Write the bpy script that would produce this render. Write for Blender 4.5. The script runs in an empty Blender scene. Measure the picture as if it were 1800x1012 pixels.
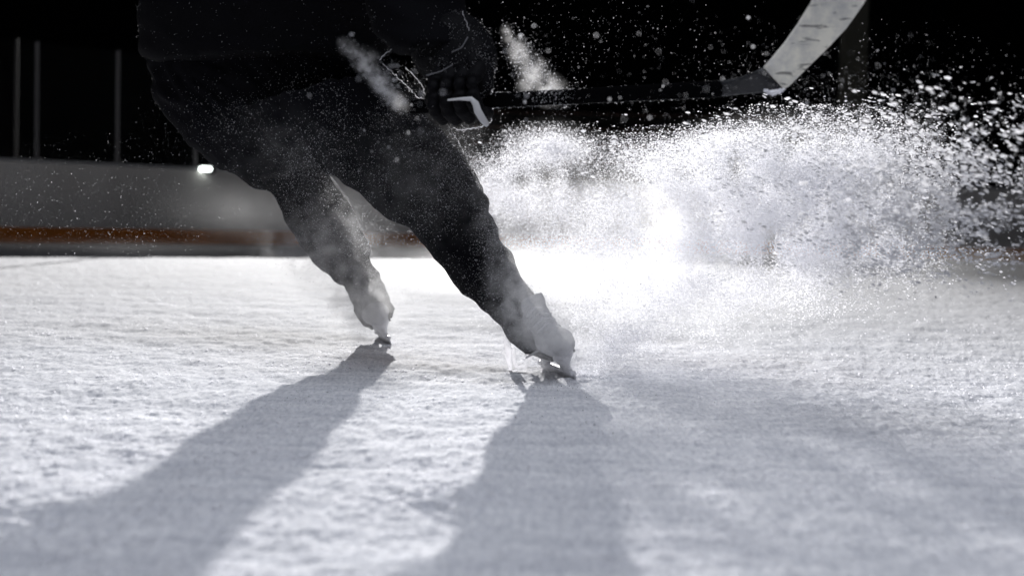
import bpy, math, random
import numpy as np
from mathutils import Vector, Matrix, Euler

random.seed(7)
rng = np.random.default_rng(11)
PI = math.pi
sc = bpy.context.scene
C = sc.collection

# ------------------------------------------------------------------ camera frame
FPX = 2500.0                      # focal length in pixels of an 1800 wide frame
CAM = np.array([0.0, 0.0, 0.40])
PITCH = math.atan(116 / FPX)
ROLL = math.radians(1.3)
f_ = np.array([0, math.cos(PITCH), -math.sin(PITCH)])
r0 = np.array([1.0, 0, 0]); u0 = np.array([0, math.sin(PITCH), math.cos(PITCH)])
r_ = math.cos(ROLL) * r0 + math.sin(ROLL) * u0
u_ = math.cos(ROLL) * u0 - math.sin(ROLL) * r0

def P(px, py, Y):
    """world point at distance Y along the rink seen where measured in the photograph"""
    d = f_ + r_ * ((px - 900) / FPX) + u_ * ((506 - py) / FPX)
    return Vector(CAM + d * (Y / d[1]))

def Parr(px, py, Y):
    d = f_[None] + r_[None] * ((px - 900) / FPX)[:, None] + u_[None] * ((506 - py) / FPX)[:, None]
    return CAM[None] + d * (Y / d[:, 1])[:, None]

def ground(px, py):
    d = f_ + r_ * ((px - 900) / FPX) + u_ * ((506 - py) / FPX)
    return Vector(CAM + d * (-CAM[2] / d[2]))

# ------------------------------------------------------------------ noise
_perm = rng.permutation(4096).astype(np.int64)
_ang = rng.random(4096) * 2 * PI
def pnoise(x, y):
    xi = np.floor(x).astype(np.int64); yi = np.floor(y).astype(np.int64)
    xf = x - xi; yf = y - yi
    u = xf * xf * xf * (xf * (xf * 6 - 15) + 10); v = yf * yf * yf * (yf * (yf * 6 - 15) + 10)
    def g(ix, iy, dx, dy):
        h = _ang[_perm[(_perm[ix & 4095] + iy) & 4095]]
        return np.cos(h) * dx + np.sin(h) * dy
    a = g(xi, yi, xf, yf); b = g(xi + 1, yi, xf - 1, yf)
    c = g(xi, yi + 1, xf, yf - 1); d = g(xi + 1, yi + 1, xf - 1, yf - 1)
    return ((a * (1 - u) + b * u) * (1 - v) + (c * (1 - u) + d * u) * v) * 1.5

def noise3(p, s):
    """cheap 3-D-ish noise for cloth, p (n,3)"""
    return (pnoise(p[:, 0] * s + 3.1, p[:, 2] * s + 7.7) + pnoise(p[:, 1] * s + 13.1, p[:, 2] * s * 0.8 + 1.7)
            + pnoise(p[:, 0] * s * 0.7 + 23.1, p[:, 1] * s + 17.7)) / 2.0

# ------------------------------------------------------------------ materials
def mat(name):
    m = bpy.data.materials.new(name); m.use_nodes = True
    nt = m.node_tree; return m, nt, nt.nodes['Principled BSDF']

def simple(name, col, rough=0.6, metal=0.0, bump=0.0, scale=60, var=0.0, sheen=0.0, spec=0.5):
    m, nt, b = mat(name)
    b.inputs['Base Color'].default_value = (*col, 1)
    b.inputs['Roughness'].default_value = rough
    b.inputs['Metallic'].default_value = metal
    b.inputs['Specular IOR Level'].default_value = spec
    if sheen: b.inputs['Sheen Weight'].default_value = sheen
    tc = nt.nodes.new('ShaderNodeTexCoord')
    n = nt.nodes.new('ShaderNodeTexNoise'); n.inputs['Scale'].default_value = scale; n.inputs['Detail'].default_value = 6
    nt.links.new(tc.outputs['Object'], n.inputs['Vector'])
    if var:
        r = nt.nodes.new('ShaderNodeMixRGB'); r.blend_type = 'MIX'
        r.inputs['Color1'].default_value = (*[c * (1 - var) for c in col], 1)
        r.inputs['Color2'].default_value = (*[min(1, c * (1 + var)) for c in col], 1)
        nt.links.new(n.outputs['Fac'], r.inputs['Fac']); nt.links.new(r.outputs['Color'], b.inputs['Base Color'])
    if bump:
        bp = nt.nodes.new('ShaderNodeBump'); bp.inputs['Strength'].default_value = bump; bp.inputs['Distance'].default_value = 0.01
        nt.links.new(n.outputs['Fac'], bp.inputs['Height']); nt.links.new(bp.outputs['Normal'], b.inputs['Normal'])
    return m

def ice_material():
    m, nt, b = mat('snowy_ice')
    L = nt.links
    tc = nt.nodes.new('ShaderNodeTexCoord')
    mp = nt.nodes.new('ShaderNodeMapping'); mp.inputs['Scale'].default_value = (0.35, 2.2, 1)
    L.new(tc.outputs['Object'], mp.inputs['Vector'])
    n1 = nt.nodes.new('ShaderNodeTexNoise'); n1.inputs['Scale'].default_value = 7; n1.inputs['Detail'].default_value = 9; n1.inputs['Roughness'].default_value = 0.65
    L.new(mp.outputs['Vector'], n1.inputs['Vector'])
    cr = nt.nodes.new('ShaderNodeValToRGB')
    cr.color_ramp.elements[0].position = 0.30; cr.color_ramp.elements[0].color = (0.68, 0.69, 0.73, 1)
    cr.color_ramp.elements[1].position = 0.60; cr.color_ramp.elements[1].color = (0.92, 0.92, 0.94, 1)
    L.new(n1.outputs['Fac'], cr.inputs['Fac'])
    n3 = nt.nodes.new('ShaderNodeTexNoise'); n3.inputs['Scale'].default_value = 120; n3.inputs['Detail'].default_value = 4; n3.inputs['Roughness'].default_value = 0.75
    mp3 = nt.nodes.new('ShaderNodeMapping'); mp3.inputs['Scale'].default_value = (1, 0.28, 1); L.new(tc.outputs['Object'], mp3.inputs['Vector']); L.new(mp3.outputs[0], n3.inputs['Vector'])
    c3 = nt.nodes.new('ShaderNodeValToRGB'); c3.color_ramp.elements[0].position = 0.36; c3.color_ramp.elements[0].color = (0.70, 0.71, 0.74, 1); c3.color_ramp.elements[1].position = 0.60; c3.color_ramp.elements[1].color = (1, 1, 1, 1)
    L.new(n3.outputs['Fac'], c3.inputs['Fac'])
    m3 = nt.nodes.new('ShaderNodeMixRGB'); m3.blend_type = 'MULTIPLY'; m3.inputs['Fac'].default_value = 1.0
    L.new(cr.outputs['Color'], m3.inputs['Color1']); L.new(c3.outputs['Color'], m3.inputs['Color2']); L.new(m3.outputs['Color'], b.inputs['Base Color'])
    b.inputs['Roughness'].default_value = 0.95
    b.inputs['Specular IOR Level'].default_value = 0.02
    n2 = nt.nodes.new('ShaderNodeTexNoise'); n2.inputs['Scale'].default_value = 210; n2.inputs['Detail'].default_value = 3; n2.inputs['Roughness'].default_value = 0.7
    mp2 = nt.nodes.new('ShaderNodeMapping'); mp2.inputs['Scale'].default_value = (1, 0.35, 1); L.new(tc.outputs['Object'], mp2.inputs['Vector']); L.new(mp2.outputs[0], n2.inputs['Vector'])
    bp = nt.nodes.new('ShaderNodeBump'); bp.inputs['Strength'].default_value = 0.6; bp.inputs['Distance'].default_value = 0.003
    L.new(n2.outputs['Fac'], bp.inputs['Height']); L.new(bp.outputs['Normal'], b.inputs['Normal'])
    return m

def flake_material(name, trans=0.55, diff=0.4, col=(0.93, 0.93, 0.97)):
    """thin ice crystal: lets the light behind it through, with a slight glint"""
    m = bpy.data.materials.new(name); m.use_nodes = True
    nt = m.node_tree; nt.nodes.clear()
    o = nt.nodes.new('ShaderNodeOutputMaterial')
    t = nt.nodes.new('ShaderNodeBsdfTranslucent'); t.inputs['Color'].default_value = (*[c * trans for c in col], 1)
    d = nt.nodes.new('ShaderNodeBsdfDiffuse'); d.inputs['Color'].default_value = (*[c * diff for c in col], 1)
    a = nt.nodes.new('ShaderNodeAddShader')
    nt.links.new(t.outputs[0], a.inputs[0]); nt.links.new(d.outputs[0], a.inputs[1])
    nt.links.new(a.outputs[0], o.inputs['Surface'])
    return m

M = {}
M['ice'] = ice_material()
M['flake'] = flake_material('snow_flake', 0.36, 0.28)
M['dust'] = flake_material('snow_dust', 0.62, 0.36)
M['crumb'] = flake_material('snow_crumb', 0.40, 0.55)
M['fabric'] = simple('black_track_fabric', (0.0035, 0.0035, 0.005), 0.85, bump=0.35, scale=45, var=0.35, spec=0.06)
M['jersey'] = simple('black_jersey_mesh', (0.002, 0.002, 0.003), 0.85, bump=0.3, scale=240, var=0.3, spec=0.06)
M['glove'] = simple('black_glove_leather', (0.002, 0.002, 0.003), 0.7, bump=0.3, scale=160, var=0.3, spec=0.1)
M['trim'] = simple('white_trim', (0.5, 0.5, 0.51), 0.5, var=0.1)
M['boot'] = simple('skate_boot_snowed', (0.45, 0.45, 0.47), 0.55, bump=0.3, scale=70, var=0.6)
M['toe'] = simple('skate_toe_cap', (0.45, 0.45, 0.47), 0.6, bump=0.2, scale=50, var=0.3)
M['darkboot'] = simple('black_boot_leather', (0.02, 0.02, 0.025), 0.45, var=0.3)
M['holder'] = simple('blade_holder_plastic', (0.75, 0.75, 0.78), 0.4, bump=0.2, scale=40, var=0.25)
M['steel'] = simple('haze_paled_steel', (0.8, 0.8, 0.82), 0.6)  # runner paled to near white, standing in for the haze over it
M['lace'] = flake_material('white_lace', 0.3, 0.65)
M['shaft'] = simple('black_composite_shaft', (0.0015, 0.0015, 0.002), 0.7, spec=0.02)
M['skin'] = simple('skin', (0.45, 0.28, 0.2), 0.55)
M['hair'] = simple('dark_hair', (0.03, 0.02, 0.015), 0.6)
M['helmet'] = simple('black_helmet_plastic', (0.01, 0.01, 0.012), 0.25)
M['post'] = simple('aluminium_post', (0.14, 0.136, 0.14), 0.6)
M['dark'] = simple('dark_hall', (0.02, 0.02, 0.02), 0.9)
M['concrete'] = simple('dark_concrete', (0.09, 0.09, 0.075), 0.9, var=0.2, scale=4)
M['bench'] = simple('bench_timber', (0.09, 0.05, 0.04), 0.7, var=0.3, scale=5)

def tape_material():
    m, nt, b = mat('white_stick_tape'); L = nt.links
    tc = nt.nodes.new('ShaderNodeTexCoord')
    n = nt.nodes.new('ShaderNodeTexNoise'); n.inputs['Scale'].default_value = 9; n.inputs['Detail'].default_value = 8; n.inputs['Roughness'].default_value = 0.7
    L.new(tc.outputs['Object'], n.inputs['Vector'])
    cr = nt.nodes.new('ShaderNodeValToRGB'); e = cr.color_ramp.elements
    e[0].position = 0.36; e[0].color = (0.50, 0.50, 0.50, 1); e[1].position = 0.58; e[1].color = (0.94, 0.91, 0.80, 1)
    L.new(n.outputs['Fac'], cr.inputs['Fac'])
    # puck scuffs: short dark scratches
    mp = nt.nodes.new('ShaderNodeMapping'); mp.inputs['Scale'].default_value = (14, 14, 60); mp.inputs['Rotation'].default_value = (0, 0.9, 0)
    L.new(tc.outputs['Object'], mp.inputs['Vector'])
    n2 = nt.nodes.new('ShaderNodeTexNoise'); n2.inputs['Scale'].default_value = 1.6; n2.inputs['Detail'].default_value = 4; n2.inputs['Distortion'].default_value = 0.6
    L.new(mp.outputs['Vector'], n2.inputs['Vector'])
    c2 = nt.nodes.new('ShaderNodeValToRGB'); e = c2.color_ramp.elements
    e[0].position = 0.60; e[0].color = (1, 1, 1, 1); e[1].position = 0.66; e[1].color = (0.25, 0.25, 0.26, 1)
    L.new(n2.outputs['Fac'], c2.inputs['Fac'])
    mx = nt.nodes.new('ShaderNodeMixRGB'); mx.blend_type = 'MULTIPLY'; mx.inputs['Fac'].default_value = 0.9
    L.new(cr.outputs['Color'], mx.inputs['Color1']); L.new(c2.outputs['Color'], mx.inputs['Color2'])
    L.new(mx.outputs['Color'], b.inputs['Base Color'])
    b.inputs['Roughness'].default_value = 0.85
    w = nt.nodes.new('ShaderNodeBump'); w.inputs['Strength'].default_value = 0.5; w.inputs['Distance'].default_value = 0.003
    L.new(n.outputs['Fac'], w.inputs['Height']); L.new(w.outputs['Normal'], b.inputs['Normal'])
    return m
M['tape'] = tape_material()

def board_material():
    m, nt, b = mat('rink_board_plastic'); L = nt.links
    tc = nt.nodes.new('ShaderNodeTexCoord')
    n = nt.nodes.new('ShaderNodeTexNoise'); n.inputs['Scale'].default_value = 1.3; n.inputs['Detail'].default_value = 7
    L.new(tc.outputs['Object'], n.inputs['Vector'])
    cr = nt.nodes.new('ShaderNodeValToRGB'); e = cr.color_ramp.elements
    e[0].position = 0.3; e[0].color = (0.66, 0.63, 0.60, 1); e[1].position = 0.7; e[1].color = (0.82, 0.79, 0.76, 1)
    L.new(n.outputs['Fac'], cr.inputs['Fac']); L.new(cr.outputs['Color'], b.inputs['Base Color'])
    b.inputs['Roughness'].default_value = 0.5
    return m
M['board'] = board_material()
M['kick'] = simple('orange_kick_plate', (0.80, 0.22, 0.02), 0.5, var=0.4, scale=3)

def glass_material():
    m = bpy.data.materials.new('rink_glass'); m.use_nodes = True
    nt = m.node_tree; b = nt.nodes['Principled BSDF']; o = nt.nodes['Material Output']
    b.inputs['Base Color'].default_value = (0.9, 0.95, 0.95, 1); b.inputs['Roughness'].default_value = 0.06
    t = nt.nodes.new('ShaderNodeBsdfTransparent'); mx = nt.nodes.new('ShaderNodeMixShader'); mx.inputs[0].default_value = 0.004
    b.inputs['Transmission Weight'].default_value = 0.0
    nt.links.new(t.outputs[0], mx.inputs[1]); nt.links.new(b.outputs[0], mx.inputs[2]); nt.links.new(mx.outputs[0], o.inputs['Surface'])
    return m
M['glass'] = glass_material()
def emit(name, col, s):
    m = bpy.data.materials.new(name); m.use_nodes = True; nt = m.node_tree; nt.nodes.clear()
    o = nt.nodes.new('ShaderNodeOutputMaterial'); e = nt.nodes.new('ShaderNodeEmission')
    e.inputs['Color'].default_value = (*col, 1); e.inputs['Strength'].default_value = s
    nt.links.new(e.outputs[0], o.inputs['Surface']); return m
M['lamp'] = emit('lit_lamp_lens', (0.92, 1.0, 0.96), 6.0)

# ------------------------------------------------------------------ mesh helpers
def link(name, verts, faces, m, parent=None, smooth=True):
    me = bpy.data.meshes.new(name); me.from_pydata([tuple(v) for v in verts], [], faces); me.update()
    if smooth: me.shade_smooth()
    if m: me.materials.append(m)
    o = bpy.data.objects.new(name, me); C.objects.link(o)
    if parent is not None:
        o.parent = parent; o.matrix_parent_inverse = parent.matrix_world.inverted() if False else Matrix()
        # vertices are given in world space; bring them into the parent's space
        inv = parent_matrix(parent).inverted()
        me.transform(inv)
    return o

def parent_matrix(o):
    mtx = Matrix.LocRotScale(o.location, o.rotation_euler, o.scale)
    if o.parent is not None: mtx = parent_matrix(o.parent) @ mtx
    return mtx

class MB:
    def __init__(s): s.v = []; s.f = []
    def add(s, v, f):
        n = len(s.v); s.v += [Vector(a) for a in v]; s.f += [tuple(i + n for i in q) for q in f]
    def box(s, lo, hi, M4=None):
        v = [Vector((x, y, z)) for x in (lo[0], hi[0]) for y in (lo[1], hi[1]) for z in (lo[2], hi[2])]
        if M4 is not None: v = [M4 @ a for a in v]
        s.add(v, [(0, 1, 3, 2), (4, 6, 7, 5), (0, 4, 5, 1), (2, 3, 7, 6), (0, 2, 6, 4), (1, 5, 7, 3)])
    def tube(s, pts, ra, rb=None, n=20, side=None, sq=1.0):
        """loft through pts; ra = half width along `side`, rb = the other half width, rounded ends"""
        pts = [Vector(p) for p in pts]
        rb = rb or ra
        side = Vector(side) if side else None
        rings = []
        def frame(i):
            a = pts[max(0, i - 1)]; b = pts[min(len(pts) - 1, i + 1)]
            t = (b - a).normalized()
            sd = side if side is not None else (Vector((0, 0, 1)) if abs(t.z) < 0.9 else Vector((1, 0, 0)))
            bb = t.cross(sd).normalized(); aa = bb.cross(t).normalized()
            return t, aa, bb
        ks = [(i, 0, 1) for i in range(len(pts))]
        st = [(0, -math.cos(a) , math.sin(a)) for a in (0.35, 0.8, 1.2)]
        en = [(len(pts) - 1, math.cos(a), math.sin(a)) for a in (1.2, 0.8, 0.35)]
        for i, off, k in st + ks + en:
            t, aa, bb = frame(i)
            m_ = min(ra[i], rb[i])
            c = pts[i] + t * off * m_
            ring = []
            for j in range(n):
                a = 2 * PI * j / n
                ca, sa = math.cos(a), math.sin(a)
                if sq != 1.0:
                    ca = math.copysign(abs(ca) ** sq, ca); sa = math.copysign(abs(sa) ** sq, sa)
                ring.append(c + aa * ra[i] * k * ca + bb * rb[i] * k * sa)
            rings.append(ring)
        v = [p for r in rings for p in r]; f = []
        for i in range(len(rings) - 1):
            for j in range(n):
                f.append((i * n + j, i * n + (j + 1) % n, (i + 1) * n + (j + 1) % n, (i + 1) * n + j))
        f.append(tuple(range(n - 1, -1, -1))); f.append(tuple((len(rings) - 1) * n + j for j in range(n)))
        s.add(v, f)
    def ball(s, c, r, seg=16, M4=None):
        c = Vector(c); r = Vector(r) if hasattr(r, '__len__') else Vector((r, r, r)); v = []; f = []
        R = seg // 2
        for i in range(1, R):
            th = PI * i / R
            for j in range(seg):
                ph = 2 * PI * j / seg
                d = Vector((math.sin(th) * math.cos(ph) * r.x, math.sin(th) * math.sin(ph) * r.y, math.cos(th) * r.z))
                v.append(c + (M4 @ d if M4 is not None else d))
        top = len(v); d = Vector((0, 0, r.z)); v.append(c + (M4 @ d if M4 is not None else d)); v.append(c - (M4 @ d if M4 is not None else d))
        for i in range(R - 2):
            for j in range(seg):
                f.append((i * seg + j, (i + 1) * seg + j, (i + 1) * seg + (j + 1) % seg, i * seg + (j + 1) % seg))
        for j in range(seg):
            f.append((top, j, (j + 1) % seg)); f.append((top + 1, (R - 2) * seg + (j + 1) % seg, (R - 2) * seg + j))
        s.add(v, f)
    def build(s, name, m, parent=None, smooth=True): return link(name, s.v, s.f, m, parent, smooth)

def fuse(mb, voxel, smooth=4, fac=0.5):
    """weld overlapping volumes into one continuous skin; returns verts, faces"""
    me = bpy.data.meshes.new('tmp'); me.from_pydata([tuple(v) for v in mb.v], [], mb.f)
    o = bpy.data.objects.new('tmp', me); C.objects.link(o)
    r = o.modifiers.new('r', 'REMESH'); r.mode = 'VOXEL'; r.voxel_size = voxel
    s = o.modifiers.new('s', 'SMOOTH'); s.iterations = smooth; s.factor = fac
    dg = bpy.context.evaluated_depsgraph_get(); ev = o.evaluated_get(dg); m2 = ev.to_mesh()
    n = len(m2.vertices); co = np.empty(n * 3); m2.vertices.foreach_get('co', co); no = np.empty(n * 3); m2.vertices.foreach_get('normal', no)
    faces = [tuple(p.vertices) for p in m2.polygons]
    ev.to_mesh_clear(); bpy.data.objects.remove(o); bpy.data.meshes.remove(me)
    return co.reshape(-1, 3), no.reshape(-1, 3), faces

def tag(o, label=None, cat=None, group=None, kind=None):
    if label: o['label'] = label
    if cat: o['category'] = cat
    if group: o['group'] = group
    if kind: o['kind'] = kind
    return o

def empty(name, loc, parent=None):
    o = bpy.data.objects.new(name, None); C.objects.link(o); o.location = loc; o.empty_display_size = 0.1
    if parent is not None: o.parent = parent; o.location = parent_matrix(parent).inverted() @ Vector(loc)
    return o

# ------------------------------------------------------------------ ice
def height(x, y):
    near = np.clip((9 - y) / 6, 0, 1)
    h = 0.0035 * pnoise(x * 1.6, y * 2.6)
    h += 0.0040 * pnoise(x * 6 + 5, y * 4 + 3)
    h += 0.0034 * pnoise(x * 18 + 15, y * 9 + 3 + x * 3)
    h += 0.0030 * np.maximum(pnoise(x * 44 + 1, y * 17 + 31), -0.15) * near
    h += 0.0017 * np.maximum(pnoise(x * 110 + 1, y * 38 + 31), -0.1) * near
    # long skate cuts
    s = pnoise(x * 0.9 + 40, y * 14 + x * 2.2)
    h -= 0.0022 * np.exp(-(s / 0.035) ** 2)
    s2 = pnoise(x * 1.3 + 140, y * 10 - x * 3.5 + 50)
    h -= 0.0016 * np.exp(-(s2 / 0.03) ** 2)
    # lumpy drift close to the lens
    k = np.exp(-(((x + 0.05) / 0.09) ** 2 + ((y - 2.02) / 0.10) ** 2))
    h += k * (0.007 + 0.016 * pnoise(x * 38 + 9, y * 38 + 2))
    k = np.exp(-(((x + 0.62) / 0.22) ** 2 + ((y - 1.85) / 0.12) ** 2))
    h += k * (0.002 + 0.008 * pnoise(x * 30 + 19, y * 30 + 2))
    # scraped-up ridge under the front skate
    k = np.exp(-(((x - 0.12) / 0.14) ** 2 + ((y - 3.66) / 0.12) ** 2))
    h += k * (0.006 + 0.010 * pnoise(x * 40, y * 40))
    return h

def build_ice():
    ny = 900
    sy = np.linspace(1 / 0.75, 1 / 24.0, ny)
    Y = np.concatenate([[-9, -4, -1, 0.1], 1 / sy, [32]])
    U = np.concatenate([[-60, -12, -3, -1.2], np.linspace(-0.47, 0.47, 1150), [1.2, 3, 12, 60]])
    W = np.maximum(Y, 0.9)
    X = U[None, :] * W[:, None]
    outer = np.abs(U) > 0.5
    X[:, outer] = (np.sign(U[outer]) * np.minimum(np.abs(U[outer]), 60))[None, :] * np.maximum(W, 0.9)[:, None] ** 0.0 * 0.6 + np.sign(U[outer])[None, :] * 0.5 * W[:, None]
    YY = np.repeat(Y[:, None], len(U), 1)
    Z = height(X, YY)
    Z[:, outer] = 0; Z[:4] = 0; Z[-1] = 0
    nv = X.size; R, K = X.shape
    co = np.stack([X, YY, Z], -1).reshape(-1, 3)
    i = np.arange(R - 1)[:, None] * K + np.arange(K - 1)[None, :]
    q = np.stack([i, i + 1, i + K + 1, i + K], -1).reshape(-1, 4)
    me = bpy.data.meshes.new('ice'); me.vertices.add(nv); me.vertices.foreach_set('co', co.ravel())
    me.loops.add(q.size); me.loops.foreach_set('vertex_index', q.ravel().astype(np.int32))
    me.polygons.add(len(q)); me.polygons.foreach_set('loop_start', np.arange(0, q.size, 4, dtype=np.int32))
    me.update(calc_edges=True); me.shade_smooth(); me.materials.append(M['ice'])
    o = bpy.data.objects.new('ice', me); C.objects.link(o); tag(o, 'white scraped snowy ice of the rink', kind='structure')
build_ice()

# ------------------------------------------------------------------ boards, posts, hall
base = [(-16, 8.5), (-11, 11.4), (-8, 13.4), (-5.6, 15.3), (-4.2, 16.6), (-2.8, 17.8), (-1.1, 18.7), (1.0, 19.0), (3.2, 18.6), (6.3, 17.4), (10, 15.6), (18, 11)]
def spline(pts, n=8):
    out = []
    for i in range(len(pts) - 1):
        p0 = pts[max(i - 1, 0)]; p1 = pts[i]; p2 = pts[i + 1]; p3 = pts[min(i + 2, len(pts) - 1)]
        for k in range(n):
            t = k / n
            out.append(tuple(0.5 * (2 * b + (c - a) * t + (2 * a - 5 * b + 4 * c - d) * t * t + (3 * b - a - 3 * c + d) * t ** 3) for a, b, c, d in zip(p0, p1, p2, p3)))
    out.append(pts[-1]); return out
curve = spline(base)
def strip(name, off0, off1, z0, z1, m, parent):
    """a wall of real thickness along the rink curve"""
    mb = MB(); V = []
    n = len(curve)
    for i, (x, y) in enumerate(curve):
        a = curve[max(0, i - 1)]; b = curve[min(n - 1, i + 1)]
        t = Vector((b[0] - a[0], b[1] - a[1])).normalized(); nn = Vector((t.y, -t.x))      # towards the ice
        for o, z in ((off0, z0), (off0, z1), (off1, z1), (off1, z0)):
            V.append(Vector((x + nn.x * o, y + nn.y * o, z)))
    F = []
    for i in range(n - 1):
        for j in range(4):
            F.append((i * 4 + j, i * 4 + (j + 1) % 4, (i + 1) * 4 + (j + 1) % 4, (i + 1) * 4 + j))
    F += [(0, 1, 2, 3), tuple((n - 1) * 4 + j for j in (3, 2, 1, 0))]
    mb.add(V, F); return mb.build(name, m, parent, smooth=False)
bd = empty('rink_boards', (-5.6, 15.3, 0)); tag(bd, 'pale grey rink boards with an orange kick plate behind the skater', 'barrier')
strip('board_panel', 0.0, -0.12, 0.0, 0.93, M['board'], bd)
strip('kick_plate', 0.015, 0.002, 0.05, 0.22, M['kick'], bd)
strip('top_rail', 0.02, -0.14, 0.932, 0.965, simple('grey_rail', (0.35, 0.35, 0.36), 0.5), bd)

def on_curve(px):
    """point of the boards' line that lies on the bearing of pixel column px"""
    best = None
    for i in range(len(curve) * 20 - 20):
        k, t = divmod(i, 20); t /= 20
        x = curve[k][0] * (1 - t) + curve[k + 1][0] * t; y = curve[k][1] * (1 - t) + curve[k + 1][1] * t
        e = abs((px - 900) / FPX - x / y)
        if best is None or e < best[0]: best = (e, x, y)
    return best[1], best[2]
px_all = [57, 200, 338, 478, 612, 742]
for k, px in enumerate(px_all):
    x, y = on_curve(px)
    if px > 400: continue
    x += 0.0; y += 0.08
    o = None
    mb = MB(); mb.box((-0.022, -0.008, 0), (0.022, 0.008, 1.28)); mb.box((-0.05, -0.05, 0), (0.05, 0.05, 0.02))
    mb.v = [v + Vector((x, y, 0.965)) for v in mb.v]; o = mb.build('glass_post', M['post'], bd, smooth=False)
    mb = MB(); mb.box((-0.024, -0.010, 1.281), (0.024, 0.010, 1.30)); mb.v = [v + Vector((x, y, 0.965)) for v in mb.v]
    mb.build('end_cap', M['dark'], o, smooth=False)
# farther dim post (players' bench)
p = P(28, 290, 18.5)
o = empty('post', (p.x, p.y, 0)); mb = MB(); mb.box((-0.022, -0.006, 0), (0.022, 0.006, 2.62)); mb.box((-0.06, -0.06, 0), (0.06, 0.06, 0.02)); mb.v = [v + Vector((p.x, p.y, 0)) for v in mb.v]
mb.build('upright', simple('dull_post', (0.03, 0.03, 0.032), 0.7), o, smooth=False); tag(o, 'dimmer metal post farther back, leftmost of the close pair at the left edge', 'post')
# panes between posts
def pane(px0, px1, label):
    x0, y0 = on_curve(px0); x1, y1 = on_curve(px1)
    a = Vector((x0, y0 + 0.08, 0)); b = Vector((x1, y1 + 0.08, 0)); t = (b - a).normalized(); n = Vector((t.y, -t.x, 0)) * 0.006
    a += t * 0.03; b -= t * 0.03
    v = [a + n, b + n, b - n, a - n]; v = [q + Vector((0, 0, 0.97)) for q in v] + [q + Vector((0, 0, 2.24)) for q in v]
    me = link('glass_pane', v, [(0, 1, 2, 3), (7, 6, 5, 4), (0, 4, 5, 1), (1, 5, 6, 2), (2, 6, 7, 3), (3, 7, 4, 0)], M['glass'], bd, False)
pane(57, 200, 'clear dark glass pane between the close pair of posts and the lone post')
pane(200, 338, 'clear dark glass pane between the lone post and the post beside the bright lamp')
pane(-90, 57, 'clear dark glass pane left of the close pair of posts at the left edge')

# small bright lamp resting at the boards' top
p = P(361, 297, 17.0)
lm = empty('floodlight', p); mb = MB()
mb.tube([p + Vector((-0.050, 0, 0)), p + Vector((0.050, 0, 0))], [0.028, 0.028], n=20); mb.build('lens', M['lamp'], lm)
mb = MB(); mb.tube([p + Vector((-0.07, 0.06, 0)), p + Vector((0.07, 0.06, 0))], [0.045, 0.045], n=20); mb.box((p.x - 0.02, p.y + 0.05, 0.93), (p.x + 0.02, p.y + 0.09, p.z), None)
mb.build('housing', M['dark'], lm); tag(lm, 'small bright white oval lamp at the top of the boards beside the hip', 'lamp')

# the dark hall beyond
mb = MB(); mb.box((-45, 8, -0.06), (45, 90, -0.03)); o = mb.build('hall_floor', M['dark'], None, False); tag(o, 'dark concrete floor beyond the boards', kind='structure')
mb = MB(); mb.box((-45, 78, -0.03), (45, 78.3, 20)); o = mb.build('back_wall', M['dark'], None, False); tag(o, 'black far wall of the rink hall', 'wall', kind='structure')
p = P(1500, 100, 24.0)
col = empty('hall_column', (p.x, p.y, 0)); mb = MB(); mb.box((p.x - 0.19, p.y - 0.19, -0.03), (p.x + 0.19, p.y + 0.19, 6.0)); mb.build('shaft', M['concrete'], col, False)
mb = MB(); mb.box((p.x - 0.3, p.y - 0.3, -0.03), (p.x + 0.3, p.y + 0.3, 0.25)); mb.build('plinth', M['concrete'], col, False)
tag(col, 'dim square concrete column rising behind the white stick blade', 'column')
bl = empty('bleachers', (4, 24, 0)); 
mb = MB()
for k in range(7):
    mb.box((-1.0, 26 + k * 0.8, -0.03), (9.5, 26 + (k + 1) * 0.8 - 0.003, 0.45 + k * 0.38))
mb.build('steps', M['dark'], bl, False)
for k in range(7):
    mb = MB(); mb.box((-0.9, 26.2 + k * 0.8, 0.46 + k * 0.38), (9.4, 26.45 + k * 0.8, 0.52 + k * 0.38)); mb.build('bench', M['bench'], bl, False)
tag(bl, 'dark unlit spectator bleachers behind the stick shaft', 'bleachers')

# ------------------------------------------------------------------ the person
def offset(co, no, fn): return co + no * fn(co)[:, None]

person_root = None
YR, YL = 3.72, 4.60
# body (mostly under clothing)
hipC = P(455, 150, 4.27)
chest = P(560, -160, 3.95); neck = P(640, -330, 3.80); head = P(690, -440, 3.72)
shR = P(760, -230, 3.62); shL = P(440, -250, 4.05)
kneeR = P(757, 358, 3.75); ankR = P(925, 560, 3.82)
kneeL = P(550, 345, 4.63); ankL = P(655, 535, 4.65)
hipR = P(545, 175, 4.17); hipL = P(430, 165, 4.36)
elR = P(735, -30, 3.47); wrR = P(800, 90, 3.32); hndR = P(818, 165, 3.25)
elL = P(420, -10, 4.35); wrL = P(470, 90, 4.55); hndL = P(500, 130, 4.60)
def lerp(a, b, t): return a * (1 - t) + b * t
mb = MB()
mb.tube([hipC, lerp(hipC, chest, 0.5), chest, lerp(chest, neck, 0.6)], [0.15, 0.135, 0.165, 0.10], [0.09, 0.085, 0.10, 0.08])
mb.tube([chest, neck, head], [0.08, 0.055, 0.06])
mb.ball(head, (0.078, 0.098, 0.118)); mb.ball(head + Vector((0.045, -0.075, -0.05)), (0.05, 0.045, 0.06))
fc = Vector((0.45, -0.85, -0.2)).normalized()
mb.ball(head + fc * 0.105 + Vector((0, 0, -0.01)), (0.014, 0.02, 0.022))
for s in (-1, 1): mb.ball(head + Vector((0.85, 0.45, 0)) * 0.08 * s + Vector((0, 0, -0.01)), (0.012, 0.02, 0.03))
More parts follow.
